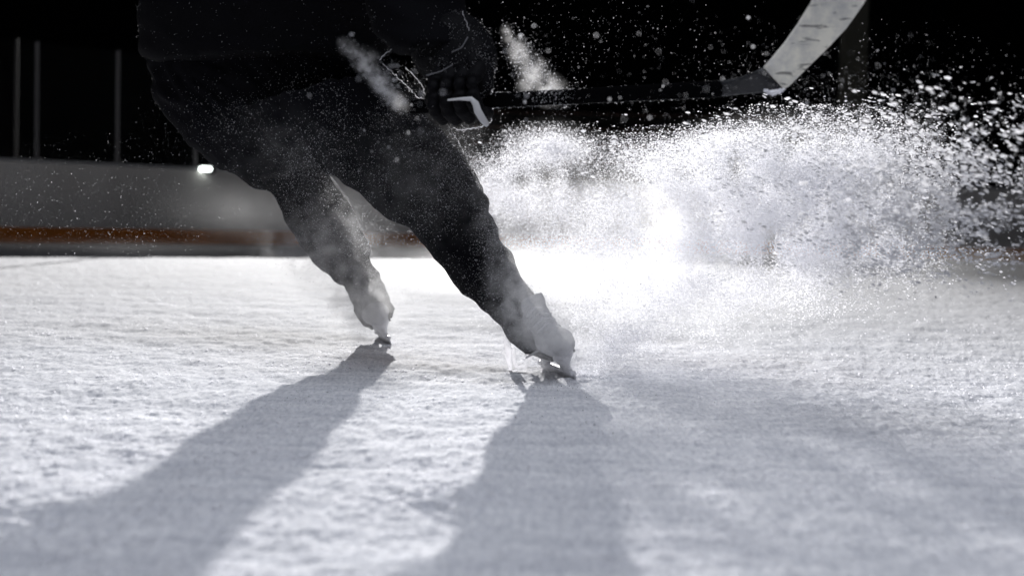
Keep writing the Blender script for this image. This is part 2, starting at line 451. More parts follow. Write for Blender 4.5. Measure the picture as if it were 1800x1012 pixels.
for a, b, c, d in ((shR, elR, wrR, hndR), (shL, elL, wrL, hndL)):
    mb.tube([chest, a], [0.09, 0.07]); mb.tube([a, lerp(a, b, .5), b, lerp(b, c, .3), c, d], [0.06, 0.055, 0.043, 0.045, 0.03, 0.034])
for h, k, a in ((hipR, kneeR, ankR), (hipL, kneeL, ankL)):
    mb.tube([hipC, h, lerp(h, k, .5), k, lerp(k, a, .3), a], [0.10, 0.080, 0.062, 0.044, 0.042, 0.030])
co, no, fa = fuse(mb, 0.014, 5)
body = link('person', co, fa, M['skin']); person = body
tag(person, 'hockey player in black leaning into a stop, spraying snow, holding a stick', 'person')

# trousers: one continuous garment
S = (1, 0, 0)
mb = MB()
def seg(edges, depth_k=1.0):
    """edges: (xl, yl, xr, yr, Y, half depth) rows of the silhouette from the photograph, top to bottom"""
    pts, ra, rb = [], [], []
    for xl, yl, xr, yr, Y, hd in edges:
        a = P(xl, yl, Y); b = P(xr, yr, Y); pts.append((a + b) / 2); ra.append((b - a).length / 2); rb.append(hd)
    return pts, ra, rb
def loft(mb, edges, n=28):
    """rings that pass through the silhouette pairs themselves"""
    V = []; F = []
    for i, (xl, yl, xr, yr, Y, hd) in enumerate(edges):
        a = P(xl, yl, Y); b = P(xr, yr, Y); c = (a + b) / 2; aa = (b - a) / 2; bb = Vector((0, hd, 0))
        for j in range(n):
            t = 2 * PI * j / n; V.append(c + aa * math.cos(t) + bb * math.sin(t))
    R = len(edges)
    for i in range(R - 1):
        for j in range(n): F.append((i * n + j, i * n + (j + 1) % n, (i + 1) * n + (j + 1) % n, (i + 1) * n + j))
    F.append(tuple(range(n - 1, -1, -1))); F.append(tuple((R - 1) * n + j for j in range(n)))
    mb.add(V, F)
# near leg
nearleg = [(430, 190, 700, 120, 4.02, 0.13), (470, 250, 765, 190, 3.97, 0.14), (545, 290, 795, 232, 3.92, 0.135), (598, 318, 822, 282, 3.82, 0.125),
     (640, 350, 852, 335, 3.75, 0.115), (684, 388, 868, 388, 3.70, 0.105), (712, 396, 884, 418, 3.67, 0.10), (742, 424, 900, 444, 3.67, 0.098), (765, 458, 918, 484, 3.69, 0.095), (800, 500, 932, 514, 3.73, 0.09),
     (843, 545, 960, 540, 3.78, 0.085), (866, 563, 972, 553, 3.79, 0.085), (885, 588, 986, 566, 3.78, 0.085), (905, 608, 986, 580, 3.77, 0.09), (926, 625, 978, 595, 3.76, 0.085)]
loft(mb, nearleg)
farleg = [(280, 160, 600, 150, 4.30, 0.15), (330, 245, 590, 230, 4.36, 0.14), (400, 300, 572, 285, 4.44, 0.12), (440, 328, 582, 310, 4.52, 0.11), (474, 338, 598, 335, 4.58, 0.10), (500, 385, 622, 370, 4.63, 0.095), (528, 430, 640, 412, 4.65, 0.09),
     (553, 462, 655, 445, 4.66, 0.088), (575, 480, 656, 460, 4.66, 0.085), (582, 494, 664, 480, 4.65, 0.085), (606, 500, 676, 500, 4.64, 0.08), (622, 540, 690, 522, 4.62, 0.08), (630, 562, 694, 545, 4.61, 0.078), (645, 575, 690, 556, 4.60, 0.07)]
loft(mb, farleg)
# seat and hips
loft(mb, [(262, 60, 640, 10, 4.20, 0.16), (258, 100, 660, 60, 4.20, 0.17), (268, 170, 700, 120, 4.20, 0.18), (295, 215, 720, 170, 4.20, 0.18), (325, 250, 700, 220, 4.20, 0.17), (385, 296, 640, 262, 4.22, 0.15), (440, 326, 560, 285, 4.26, 0.10)])
co, no, fa = fuse(mb, 0.0105, 3)
def wr(c):
    # drape folds run across the limb axis
    q = c.copy(); t = q[:, 0] * 0.75 - q[:, 2] * 0.65; s_ = q[:, 0] * 0.65 + q[:, 2] * 0.75
    f = pnoise(t * 9 + 2, s_ * 26 + q[:, 1] * 6); g = pnoise(t * 22 + 12, s_ * 40 + q[:, 1] * 15)
    return 0.016 * (0.5 - np.abs(f)) * 1.2 - 0.006 + 0.005 * g
co = offset(co, no, wr)
tro = link('trousers', co, fa, M['fabric'], person); tro['label'] = 'baggy black trousers'

# jersey: torso, hem and sleeves in one garment
mb = MB()
loft(mb, [(300, -330, 760, -360, 3.95, 0.12), (265, -230, 830, -260, 3.93, 0.17), (255, -110, 800, -140, 3.95, 0.19), (252, -30, 770, -50, 4.02, 0.21), (246, 40, 730, 20, 4.08, 0.235), (247, 92, 700, 70, 4.12, 0.24), (275, 112, 680, 100, 4.12, 0.235)], 36)
loft(mb, [(690, -290, 850, -270, 3.62, 0.09), (680, -140, 850, -130, 3.52, 0.095), (650, -40, 822, -20, 3.44, 0.095), (640, 20, 815, 18, 3.40, 0.09), (665, 66, 826, 52, 3.36, 0.09), (692, 92, 836, 78, 3.32, 0.095)])
loft(mb, [(360, -300, 540, -320, 3.98, 0.10), (330, -120, 500, -140, 4.25, 0.09), (350, 20, 500, -20, 4.40, 0.085), (430, 95, 530, 50, 4.52, 0.07)])
mb.tube([neck, chest], [0.075, 0.16]); mb.tube([chest, shR], [0.17, 0.12]); mb.tube([chest, shL], [0.17, 0.12])
co, no, fa = fuse(mb, 0.012, 3)
def wr2(c):
    f = pnoise(c[:, 0] * 7 + c[:, 1] * 4, c[:, 2] * 12 + c[:, 0] * 6); g = pnoise(c[:, 0] * 24 + c[:, 1] * 9, c[:, 2] * 20)
    return 0.014 * (0.4 - np.abs(f)) + 0.004 * g
co = offset(co, no, wr2)
link('jersey', co, fa, M['jersey'], person)['label'] = 'loose black long-sleeved jersey'

# helmet (above the frame)
mb = MB(); mb.ball(head + Vector((-0.01, 0.02, 0.035)), (0.115, 0.14, 0.115), 24)
co, no, fa = fuse(mb, 0.012, 1); keep = co[:, 2] > head.z + 0.005
fa = [f for f in fa if all(keep[i] for i in f)]
hl = link('helmet', co, fa, M['helmet'], person)
sd = hl.modifiers.new('shell', 'SOLIDIFY'); sd.thickness = 0.012

# ---- stick
heel = P(1352, 142, 2.86)
sA = P(722, 189, 3.34); sB = P(866, 177, 3.22); sC = P(1262, 157, 2.92)
stick = empty('hockey_stick', heel); tag(stick, 'black hockey stick with a scuffed white taped blade, held in the gloves', 'hockey stick')
mb = MB()
side = (P(900, 100, 3) - P(900, 200, 3)).normalized()
pts = [sA, sB, lerp(sB, sC, .5), sC]
mb.tube(pts, [0.0165, 0.0165, 0.0165, 0.017], [0.011] * 4, n=24, side=side, sq=0.45)
# end wrap
mb.build('shaft', M['shaft'], stick)
# hosel: shaft flaring into the heel of the blade, then taped blade, lofted strip
def blade_loft(rows, name, m, n=20):
    V = []; F = []
    for (x0, y0, x1, y1, Y, th) in rows:
        a = P(x0, y0, Y); b = P(x1, y1, Y); c = (a + b) / 2; aa = (b - a) / 2; bb = Vector((0, th, 0))
        for j in range(n):
            t = 2 * PI * j / n; ca = math.copysign(abs(math.cos(t)) ** 0.6, math.cos(t)); sa = math.copysign(abs(math.sin(t)) ** 0.6, math.sin(t))
            V.append(c + aa * ca + bb * sa)
    R = len(rows)
    for i in range(R - 1):
        for j in range(n): F.append((i * n + j, i * n + (j + 1) % n, (i + 1) * n + (j + 1) % n, (i + 1) * n + j))
    F.append(tuple(range(n - 1, -1, -1))); F.append(tuple((R - 1) * n + j for j in range(n)))
    mb = MB(); mb.add(V, F); return mb.build(name, m, stick)
blade_loft([(1240, 143, 1240, 171, 2.94, 0.010), (1275, 141, 1278, 169, 2.92, 0.009), (1300, 136, 1312, 165, 2.90, 0.007), (1322, 128, 1348, 163, 2.88, 0.006), (1342, 118, 1378, 158, 2.86, 0.0055)], 'blade_heel', simple('dark_blade_heel', (0.013, 0.014, 0.017), 0.5, var=0.4, scale=30))
blade_loft([(1341, 119, 1377, 158, 2.861, 0.0065), (1352, 107, 1388, 151, 2.855, 0.0065), (1378, 76, 1424, 115, 2.84, 0.0065), (1402, 42, 1458, 82, 2.82, 0.0065), (1424, 6, 1488, 50, 2.79, 0.006), (1440, -30, 1518, 8, 2.76, 0.006), (1455, -70, 1540, -34, 2.72, 0.006), (1468, -110, 1552, -80, 2.68, 0.006), (1480, -140, 1552, -120, 2.66, 0.005), (1500, -162, 1535, -150, 2.65, 0.004)], 'taped_blade', M['tape'])
mb = MB(); mb.tube([P(1345, 160, 2.855), P(1360, 164, 2.855), P(1376, 158, 2.85)], [0.004, 0.006, 0.004]); co, no, fa = fuse(mb, 0.002, 0)
co = offset(co, no, lambda c: 0.003 * pnoise(c[:, 0] * 300, c[:, 2] * 300)); link('packed_snow', co, fa, M['crumb'], stick)

# ---- gloves
def glove(kn, axis, up, wrist, scale=1.0, trim=True):
    """kn: centre of the fist on the shaft; axis: along the shaft (thumb side first); up: back towards the forearm"""
    g = empty('glove', kn, person)
    axis = axis.normalized(); up = (up - axis * up.dot(axis)).normalized(); fr = axis.cross(up).normalized()
    if fr.y > 0: fr = -fr
    s = scale
    def W(a, f, u): return kn + (axis * a + fr * f + up * u) * s
    # four padded fingers curled round the shaft, unequal
    for i, (a, L_, r) in enumerate(((-0.048, 0.92, 0.0165), (-0.016, 1.0, 0.0175), (0.016, 0.97, 0.017), (0.046, 0.84, 0.0155))):
        mb = MB()
        pts = [W(a * 0.95, 0.030, 0.055), W(a, 0.046, 0.028), W(a, 0.043, -0.004 * L_), W(a, 0.026, -0.030 * L_), W(a, 0.000, -0.036 * L_), W(a, -0.018, -0.022)]
        mb.tube(pts, [r * s, r * 1.08 * s, r * s, r * 1.05 * s, r * 0.95 * s, r * 0.85 * s], n=14)
        mb.ball(W(a, 0.050, 0.014), (r * .9, r * .9, r * .9)); mb.ball(W(a, 0.042, -0.022), (r * .9, r * .9, r * .85))
        co, no, fa = fuse(mb, 0.0035, 2); link('finger', co, fa, M['glove'], g)
    mb = MB(); mb.tube([W(-0.045, 0.0, 0.050), W(-0.070, 0.012, 0.022), W(-0.062, 0.028, -0.004), W(-0.045, 0.036, -0.020)], [0.02 * s, 0.019 * s, 0.017 * s, 0.013 * s], n=14)
    co, no, fa = fuse(mb, 0.0035, 2); link('thumb', co, fa, M['glove'], g)
    wl = wrist - kn; wu = wl.normalized()
    mb = MB(); mb.tube([W(0, 0.006, 0.026), W(0, 0.008, 0.06), W(0, 0.004, 0.085)], [0.064 * s, 0.062 * s, 0.05 * s], [0.032 * s, 0.034 * s, 0.034 * s], side=tuple(axis))
    for a in (-0.03, 0.0, 0.03): mb.ball(W(a, 0.034, 0.062), (0.018 * s, 0.016 * s, 0.026 * s))
    co, no, fa = fuse(mb, 0.004, 2); link('back_of_hand', co, fa, M['glove'], g)
    # flared segmented cuff
    mb = MB(); c0 = W(0, 0.0, 0.085); top = c0 + (wrist - c0).normalized() * 0.11 * s
    mb.tube([c0, lerp(c0, top, .3), lerp(c0, top, .42), lerp(c0, top, .8), top], [0.058 * s, 0.074 * s, 0.066 * s, 0.083 * s, 0.078 * s], [0.05 * s, 0.06 * s, 0.055 * s, 0.068 * s, 0.066 * s], side=tuple(axis), n=28)
    co, no, fa = fuse(mb, 0.0045, 2); co = offset(co, no, lambda c: 0.0022 * noise3(c, 60)); link('cuff', co, fa, M['glove'], g)
    return g, W
fistC = P(818, 178, 3.235)
gl, W = glove(fistC, (sB - sA), wrR - hndR + Vector((0, 0, 0.05)), wrR, 1.12)
gl['label'] = 'black padded glove with white trim'
# white trim of the glove: an angular band
mb = MB(); Yt = 3.155
pts = [P(788, 176, Yt), P(808, 174, Yt), P(828, 174, Yt - 0.004), P(836, 182, Yt - 0.006), P(840, 196, Yt - 0.006), P(850, 212, Yt), P(856, 219, Yt + 0.012)]
mb.tube(pts, [0.0022, 0.003, 0.0055, 0.0075, 0.0085, 0.008, 0.006], [0.004] * 7, n=12, side=(P(820, 170, 3) - P(800, 200, 3)).normalized())
mb.build('white_trim', M['trim'], gl)
for pp in ([(750, 133), (775, 126), (800, 112), (818, 100)], [(795, 92), (812, 84), (822, 66)], [(834, 126), (846, 134), (854, 142)]):
    mb = MB(); mb.tube([P(a, b, 3.215) for a, b in pp], [0.0016] * len(pp), n=8); mb.build('piping', simple('grey_piping', (0.10, 0.10, 0.11), 0.6), gl)
g2, _ = glove(hndL, Vector((1, 0, 0)), wrL - hndL, wrL, 1.05)
g2['label'] = 'black padded glove of the arm swung behind the back'

# ---- skates
def skate(toe, heelp, lean_vec, mats, label):
    """toe, heelp: points where the steel meets the ice"""
    fw = (toe - heelp).normalized(); mid = (toe + heelp) / 2
    up = lean_vec - fw * lean_vec.dot(fw); up.normalize(); sdv = fw.cross(up)
    g = empty('skate', mid, person); g['label'] = label
    def Wd(x, y, z): return mid + fw * x + sdv * y + up * z
    # steel runner, rockered
    V = []; F = []; n = 16
    for i in range(n + 1):
        x = -0.145 + 0.29 * i / n; e = abs(x) / 0.145; z = 0.0 + 0.022 * max(0, e - 0.82) / 0.18 * (e) - 0.004
        for y in (-0.0018, 0.0018):
            V.append(Wd(x, y, z)); V.append(Wd(x, y, 0.022 + 0.004 * (e > 0.9)))
    for i in range(n):
        a = i * 4; b = a + 4
        F += [(a, a + 1, b + 1, b), (a + 2, b + 2, b + 3, a + 3), (a, b, b + 2, a + 2), (a + 1, a + 3, b + 3, b + 1)]
    F += [(0, 2, 3, 1), (n * 4, n * 4 + 1, n * 4 + 3, n * 4 + 2)]
    mb = MB(); mb.add(V, F); mb.build('blade', mats['steel'], g, False)
    # holder: bridge bar, two flared towers
    mb = MB()
    mb.tube([Wd(-0.13, 0, 0.024), Wd(0, 0, 0.026), Wd(0.13, 0, 0.024)], [0.008, 0.006, 0.008], [0.010] * 3, side=up, n=12)
    for x, l in ((0.085, 0.045), (-0.082, 0.038)):
        mb.tube([Wd(x, 0, 0.024), Wd(x, 0, 0.045), Wd(x, 0, 0.062), Wd(x, 0, 0.070)], [l * .75, l * .85, l * 1.15, l * 1.25], [0.007, 0.010, 0.022, 0.032], side=fw, n=16)
    co, no, fa = fuse(mb, 0.0035, 2); link('blade_holder', co, fa, mats['holder'], g)
    # boot: sole, heel, ankle
    mb = MB()
    mb.tube([Wd(-0.125, 0, 0.105), Wd(-0.08, 0, 0.10), Wd(0.0, 0, 0.105), Wd(0.06, 0, 0.105), Wd(0.10, 0, 0.10)], [0.030, 0.034, 0.034, 0.040, 0.038], [0.030, 0.033, 0.036, 0.032, 0.028], side=sdv, n=20)
    mb.tube([Wd(-0.075, 0, 0.10), Wd(-0.07, 0, 0.14), Wd(-0.06, 0, 0.19)], [0.034, 0.035, 0.036], [0.042, 0.045, 0.045], side=sdv, n=20)
    mb.tube([Wd(-0.03, 0, 0.18), Wd(0.02, 0, 0.15), Wd(0.07, 0, 0.115)], [0.036, 0.036, 0.036], [0.03, 0.03, 0.026], side=sdv, n=16)
    co, no, fa = fuse(mb, 0.006, 4); bt = link('boot', co, fa, mats['boot'], g)
    mb = MB(); mb.tube([Wd(0.075, 0, 0.108), Wd(0.105, 0, 0.108), Wd(0.135, 0, 0.103)], [0.044, 0.043, 0.034], [0.037, 0.036, 0.028], side=sdv, n=20)
    co, no, fa = fuse(mb, 0.005, 2); link('toe_cap', co, fa, mats['toe'], g)
    mb = MB(); mb.box((-1, -1, -1), (1, 1, 1)); mb.v = [Wd(-0.01 + v.x * 0.115, v.y * 0.034, 0.074 + v.z * 0.006) for v in mb.v]; mb.build('sole', M['darkboot'], g, False)
    mb = MB(); mb.tube([Wd(0.03, 0, 0.165), Wd(0.01, 0, 0.19), Wd(0.012, 0, 0.21), Wd(0.02, 0, 0.225)], [0.030, 0.032, 0.034, 0.03], [0.006] * 4, side=sdv, n=14); mb.build('tongue', mats['toe'], g)
    for i in range(5):
        t = i / 4; mb = MB(); x = 0.062 - 0.06 * t; z = 0.142 + 0.055 * t
        mb.tube([Wd(x - 0.005, -0.03, z - 0.002), Wd(x, 0, z + 0.013), Wd(x + 0.003, 0.03, z + 0.002)], [0.0028] * 3, n=8); mb.build('lace', mats['lace'], g)
    return g
mats = dict(steel=M['steel'], holder=M['holder'], boot=M['boot'], toe=M['toe'], dark=M['boot'], lace=M['lace'])
tR = ground(1016, 671); hR = tR + Vector((-0.085, 0.275, 0)); tR.z = -0.002
skate(tR, hR, Vector((-0.40, 0.0, 0.9)), mats, 'near skate, toe to the right, dusted with snow')
# loose lace loops hanging from the near boot down to the ice
nsk = [o for o in bpy.data.objects if o.name.split('.')[0] == 'skate'][-1]
def ribbon(rows, name, m, parent):
    """a flat strap: rows (x, y, half width px, depth)"""
    V = []; F = []
    for k, (x, y, w_, Y) in enumerate(rows):
        a = rows[max(0, k - 1)]; b = rows[min(len(rows) - 1, k + 1)]
        t = Vector((b[0] - a[0], b[1] - a[1])).normalized()
        for q in (-1, -0.4, 0.4, 1): V.append(P(x - t.y * w_ * q, y + t.x * w_ * q, Y + 0.004 * (1 - q * q)))
    for k in range(len(rows) - 1):
        for q in range(3): F.append((k * 4 + q, k * 4 + q + 1, k * 4 + 5 + q, k * 4 + 4 + q))
    return link(name, V, F, m, parent)
ribbon([(892, 588, 4, 3.84), (892, 604, 6, 3.83), (893, 622, 6.5, 3.83), (896, 640, 4, 3.83), (898, 656, 2, 3.82)], 'loose_lace', mats['lace'], nsk)
ribbon([(902, 590, 4, 3.82), (914, 600, 4.5, 3.81), (926, 612, 5, 3.80), (930, 630, 5.5, 3.80), (922, 644, 5, 3.80), (909, 646, 4.5, 3.81), (903, 632, 4, 3.82), (904, 612, 4, 3.82)], 'loose_lace', mats['lace'], nsk)
ribbon([(924, 629, 1.5, 3.70), (940, 620, 2.2, 3.70), (956, 609, 2.2, 3.70), (973, 597, 1.5, 3.71)], 'cuff_band', mats['lace'], tro)
tL = ground(688, 606); dL = Vector((-0.06, 0.25, 0))
skate(tL, tL + dL, Vector((-0.45, 0.0, 0.9)), mats, 'far skate seen end-on')

# ------------------------------------------------------------------ flying snow
def flakes(name, c, size, m, sides=3, stretch=None, label=None, cat=None):
    n = len(c)
    v1 = rng.normal(size=(n, 3)); v1 /= np.linalg.norm(v1, axis=1)[:, None]
    v2 = np.cross(v1, rng.normal(size=(n, 3))); v2 /= np.linalg.norm(v2, axis=1)[:, None]
    ang = np.arange(sides) * 2 * PI / sides
    rad = 0.75 + 0.5 * rng.random((n, sides))
    V = c[:, None] + size[:, None, None] * rad[..., None] * (v1[:, None] * np.cos(ang)[None, :, None] + v2[:, None] * np.sin(ang)[None, :, None])
    if stretch is not None:
        d = V - c[:, None]; s = stretch / np.linalg.norm(stretch); k = np.linalg.norm(stretch)
        V = V + (d @ s)[..., None] * s * k
    V = V.reshape(-1, 3)
    me = bpy.data.meshes.new(name); me.vertices.add(len(V)); me.vertices.foreach_set('co', V.ravel())
    me.loops.add(n * sides); me.loops.foreach_set('vertex_index', np.arange(n * sides, dtype=np.int32))
    me.polygons.add(n); me.polygons.foreach_set('loop_start', np.arange(0, n * sides, sides, dtype=np.int32))
    me.update(calc_edges=True); me.materials.append(m)
    o = bpy.data.objects.new(name, me); C.objects.link(o)
    tag(o, label, cat, kind='stuff'); return o

def frost(obj, n, name, m, smin=0.0004, smax=0.0011, lift=0.0015):
    """ice grains clinging to a garment, placed on its surface"""
    me = obj.data; k = len(me.vertices)
    co = np.empty(k * 3); me.vertices.foreach_get('co', co); co = co.reshape(-1, 3); no = np.empty(k * 3); me.vertices.foreach_get('normal', no); no = no.reshape(-1, 3)
    mw = np.array(parent_matrix(obj)); R3 = mw[:3, :3]
    co = co @ R3.T + mw[:3, 3]; no = no @ R3.T
    w_ = (0.12 + np.clip(0.55 - co[:, 2], 0, 1) * 3) * np.clip(pnoise(co[:, 0] * 30, co[:, 2] * 30 + co[:, 1] * 9) + 0.45, 0.02, 1) * (co[:, 2] < 1.1)
    idx = rng.choice(k, n, p=w_ / w_.sum())
    c = co[idx] + no[idx] * (lift * rng.uniform(0.3, 2.0, n))[:, None] + rng.normal(size=(n, 3)) * 0.003
    o = flakes(name, c, rng.uniform(smin, smax, n), m, 4)
    for q in ('kind',):
        if q in o: del o[q]
    par = obj if obj.parent is person else obj.parent
    me2 = o.data; me2.transform(parent_matrix(par).inverted()); o.parent = par; o['kind'] = 'stuff'
    return o

def gm(blobs, N, wisp=0.0, ws=60):
    """points of a lumpy cloud: blobs (weight, x, y, sx, sy, tilt, Y, sY)"""
    w = np.array([b[0] for b in blobs], float); w /= w.sum()
    out = []; need = N
    while need > 0:
        n = int(need * 2.2) + 1000
        k = rng.choice(len(blobs), n, p=w); B = np.array(blobs)[k]
        g = rng.normal(size=(n, 3)); g *= (np.abs(g).max(1) < 2.45)[:, None]; g[np.all(g == 0, 1)] = rng.uniform(-1, 1, size=(int(np.sum(np.all(g == 0, 1))), 3))
        a = g[:, 0] * B[:, 3]; b = g[:, 1] * B[:, 4]; t = np.radians(B[:, 5])
        x = B[:, 1] + a * np.cos(t) - b * np.sin(t); y = B[:, 2] + a * np.sin(t) + b * np.cos(t)
        Y = B[:, 6] + g[:, 2] * B[:, 7]
        f = 0.5 + wisp * (pnoise(x / ws + Y, y / ws) + 0.6 * pnoise(x / ws * 2.3 + 9, y / ws * 2.3 + Y * 2))
        ok = (rng.random(n) < np.clip(f, 0, 1))
        p_ = Parr(x[ok], y[ok], Y[ok]); p_ = p_[p_[:, 2] > 0.004]
        out.append(p_[:need]); need -= len(out[-1])
    return np.concatenate(out)

for ob in list(bpy.data.objects):
    if ob.name.split('.')[0] == 'trousers': frost(ob, 7000, 'clinging_frost', M['flake'])
    elif ob.name.split('.')[0] == 'jersey': frost(ob, 2500, 'clinging_frost', M['flake'])
    elif ob.name.split('.')[0] in ('cuff', 'back_of_hand') and ob.parent.name == 'glove': frost(ob, 1800, 'clinging_frost', M['flake'])
    elif ob.name.split('.')[0] == 'boot': frost(ob, 2500, 'clinging_frost', M['crumb'])
def rim(poly, Y, parent, n):
    """beads added along an edge to draw its rim-light glints"""
    pts = np.array([tuple(P(a, b, Y)) for a, b in poly]); seg_ = np.linalg.norm(np.diff(pts, axis=0), axis=1); cum = np.concatenate([[0], np.cumsum(seg_)])
    t = rng.random(n) * cum[-1]
    c = np.stack([np.interp(t, cum, pts[:, k]) for k in range(3)], -1)
    c += np.stack([pnoise(t * 90 + k * 7.3, t * 0 + k) for k in range(3)], -1) * 0.0035 + rng.normal(size=(n, 3)) * 0.0004
    o = flakes('rim_glint', c, 0.0003 + 0.0008 * rng.random(n) ** 2, M['crumb'], 4)  # bright beads stand in for the glint of the back light
    o.data.transform(parent_matrix(parent).inverted()); o.parent = parent; o['kind'] = 'stuff'
rim([(868, 163), (960, 158.5), (1060, 154), (1240, 145)], 3.1, stick, 260)
rim([(868, 190.5), (960, 186), (1060, 181), (1240, 173)], 3.1, stick, 260)
rim([(812, 20), (822, 48), (832, 68), (843, 92), (850, 118), (862, 142), (866, 166)], 3.25, gl, 900)
rim([(866, 190), (862, 214), (850, 222), (830, 226), (812, 229), (796, 226)], 3.25, gl, 800)
rim([(667, 106), (680, 92), (696, 82)], 3.32, gl, 300)
rim([(672, 112), (690, 128), (712, 148), (736, 173), (750, 173), (742, 150), (728, 134), (712, 118)], 3.32, gl, 900)
rim([(794, 232), (806, 250), (816, 270), (820, 286)], 3.86, tro, 350)
rim([(567, 286), (578, 306), (596, 330), (612, 350), (624, 378), (636, 402), (648, 428), (655, 448)], 4.62, tro, 900)
def depth_at(x): return float(np.interp(x, [850, 1000, 1150, 1300, 1500, 1700], [5.1, 4.9, 4.5, 4.05, 3.5, 3.1]))
core = [(w_, x_, y_, a_, b_, t_, depth_at(x_), s_) for (w_, x_, y_, a_, b_, t_, s_) in
        [(3.4, 1300, 385, 150, 68, 0, 0.16), (2.2, 1150, 385, 130, 62, 0, 0.16), (0.95, 970, 345, 75, 48, 0, 0.12),
         (2.2, 1450, 345, 95, 66, 0, 0.16), (1.4, 1360, 285, 120, 32, -4, 0.15), (1.4, 1060, 470, 100, 46, 0, 0.15), (1.0, 1260, 490, 150, 44, 0, 0.15),
         (0.6, 890, 330, 32, 36, 40, 0.08), (0.6, 965, 262, 35, 20, 0, 0.1), (0.7, 1190, 300, 80, 26, -20, 0.15), (0.5, 1120, 560, 120, 46, 0, 0.15), (0.4, 1530, 400, 70, 55, 0, 0.15), (0.25, 985, 640, 30, 18, 0, 0.03), (0.5, 1350, 440, 70, 30, 0, 0.12)]]
core += [(0.22, 1075, 610, 55, 20, -38, 3.85, 0.1), (0.15, 1130, 580, 90, 26, -20, 3.9, 0.12), (0.12, 1035, 655, 18, 8, -20, 3.72, 0.03)]
c = gm(core, 560000, 0.6, 70)
flakes('snow_spray', c, 0.0004 + 0.0013 * rng.random(len(c)) ** 1.8, M['dust'], 4, stretch=np.array([0.7, -0.3, 0.1]), label='dense white plume of ice spray thrown up to the right of the skates', cat='snow spray')
edge = [(3, 1470, 290, 110, 55, 0, 3.6, 0.25), (3.4, 1610, 345, 90, 75, 0, 2.9, 0.2), (2.0, 1720, 325, 90, 85, 0, 2.7, 0.2), (0.7, 1340, 240, 140, 20, -6, 3.6, 0.2), (0.2, 1050, 275, 90, 30, 0, 3.5, 0.2), (1.0, 1600, 440, 120, 30, 0, 3.2, 0.2)]
c = gm(edge, 14000, 0.9, 40)
flakes('snow_chips', c, 0.0007 + 0.0031 * rng.random(len(c)) ** 2.8, M['flake'], 5, stretch=np.array([1.3, 0.15, -0.25]), label='coarse snow chips flying off the right edge of the plume', cat='snow chips')
dust = [(4, 600, 420, 60, 90, -38, 4.1, 0.15), (3, 700, 330, 110, 120, -40, 3.5, 0.1), (0.4, 1000, 110, 150, 80, 0, 3.6, 0.5), (0.12, 1250, 110, 120, 70, 0, 3.0, 0.5), (1, 520, 260, 120, 70, 10, 3.8, 0.2), (5, 890, 420, 45, 130, -30, 3.45, 0.10), (2, 960, 570, 50, 60, -20, 3.5, 0.1), (1.2, 1000, 600, 70, 60, 0, 3.55, 0.12), (1.2, 160, 380, 180, 60, 0, 4.4, 0.6), (1.0, 600, 250, 160, 60, 0, 3.6, 0.2), (1.0, 1500, 180, 160, 60, 0, 3.0, 0.5)]
c = gm(dust, 60000, 0.6, 80)
flakes('snow_dust', c, 0.0004 + 0.0010 * rng.random(len(c)) ** 4, M['flake'], 4, label='fine ice dust glittering in the air around the skater', cat='snow dust')
bok = [(2, 1230, 130, 110, 100, 0, 2.1, 0.25), (1, 1090, 230, 80, 50, 0, 2.2, 0.2), (1.5, 680, 130, 60, 30, 48, 2.0, 0.2), (1.5, 930, 110, 50, 25, 60, 2.3, 0.2), (1, 700, 270, 120, 50, 0, 2.3, 0.3), (1.5, 1600, 190, 160, 90, 0, 2.3, 0.3)]
c = gm(bok, 170, 0.3, 80)
flakes('drifting_flakes', c, 0.0010 + 0.0022 * rng.random(len(c)) ** 2, M['flake'], 6, label='a few larger flakes drifting close to the lens, out of focus', cat='snow flakes')

def crumbs(n):
    """loose grains of scraped snow lying on the ice"""
    iy = rng.uniform(1 / 11.0, 1 / 1.25, n); Y = 1 / iy; X = rng.uniform(-0.42, 0.42, n) * Y
    keep = rng.random(n) < np.clip(0.35 + 1.6 * pnoise(X * 3 + 2, Y * 3) + 0.9 * pnoise(X * 14, Y * 10), 0.04, 1)
    X, Y = X[keep], Y[keep]; n = len(X)
    sz = 0.0005 + 0.0014 * rng.random(n) ** 4 + 0.0003 * Y
    return np.stack([X, Y, height(X, Y) + sz * 0.5], -1), sz
c, sz = crumbs(60000)
flakes('snow_crumbs', c, sz, M['crumb'], 5, label='loose crumbs of scraped snow scattered over the ice', cat='snow crumbs')

pf = [(1.2, 660, 135, 38, 11, 49, 2.55, 0.03), (1.6, 935, 120, 42, 16, 58, 3.1, 0.04), (0.5, 975, 165, 30, 14, 10, 3.1, 0.04)]
c = gm(pf, 3500, 0.3, 80)
flakes('puff_grains', c, 0.0003 + 0.0012 * rng.random(len(c)) ** 3, M['flake'], 5, label='grains of snow inside the two small puffs above the stick and thigh', cat='snow grains')

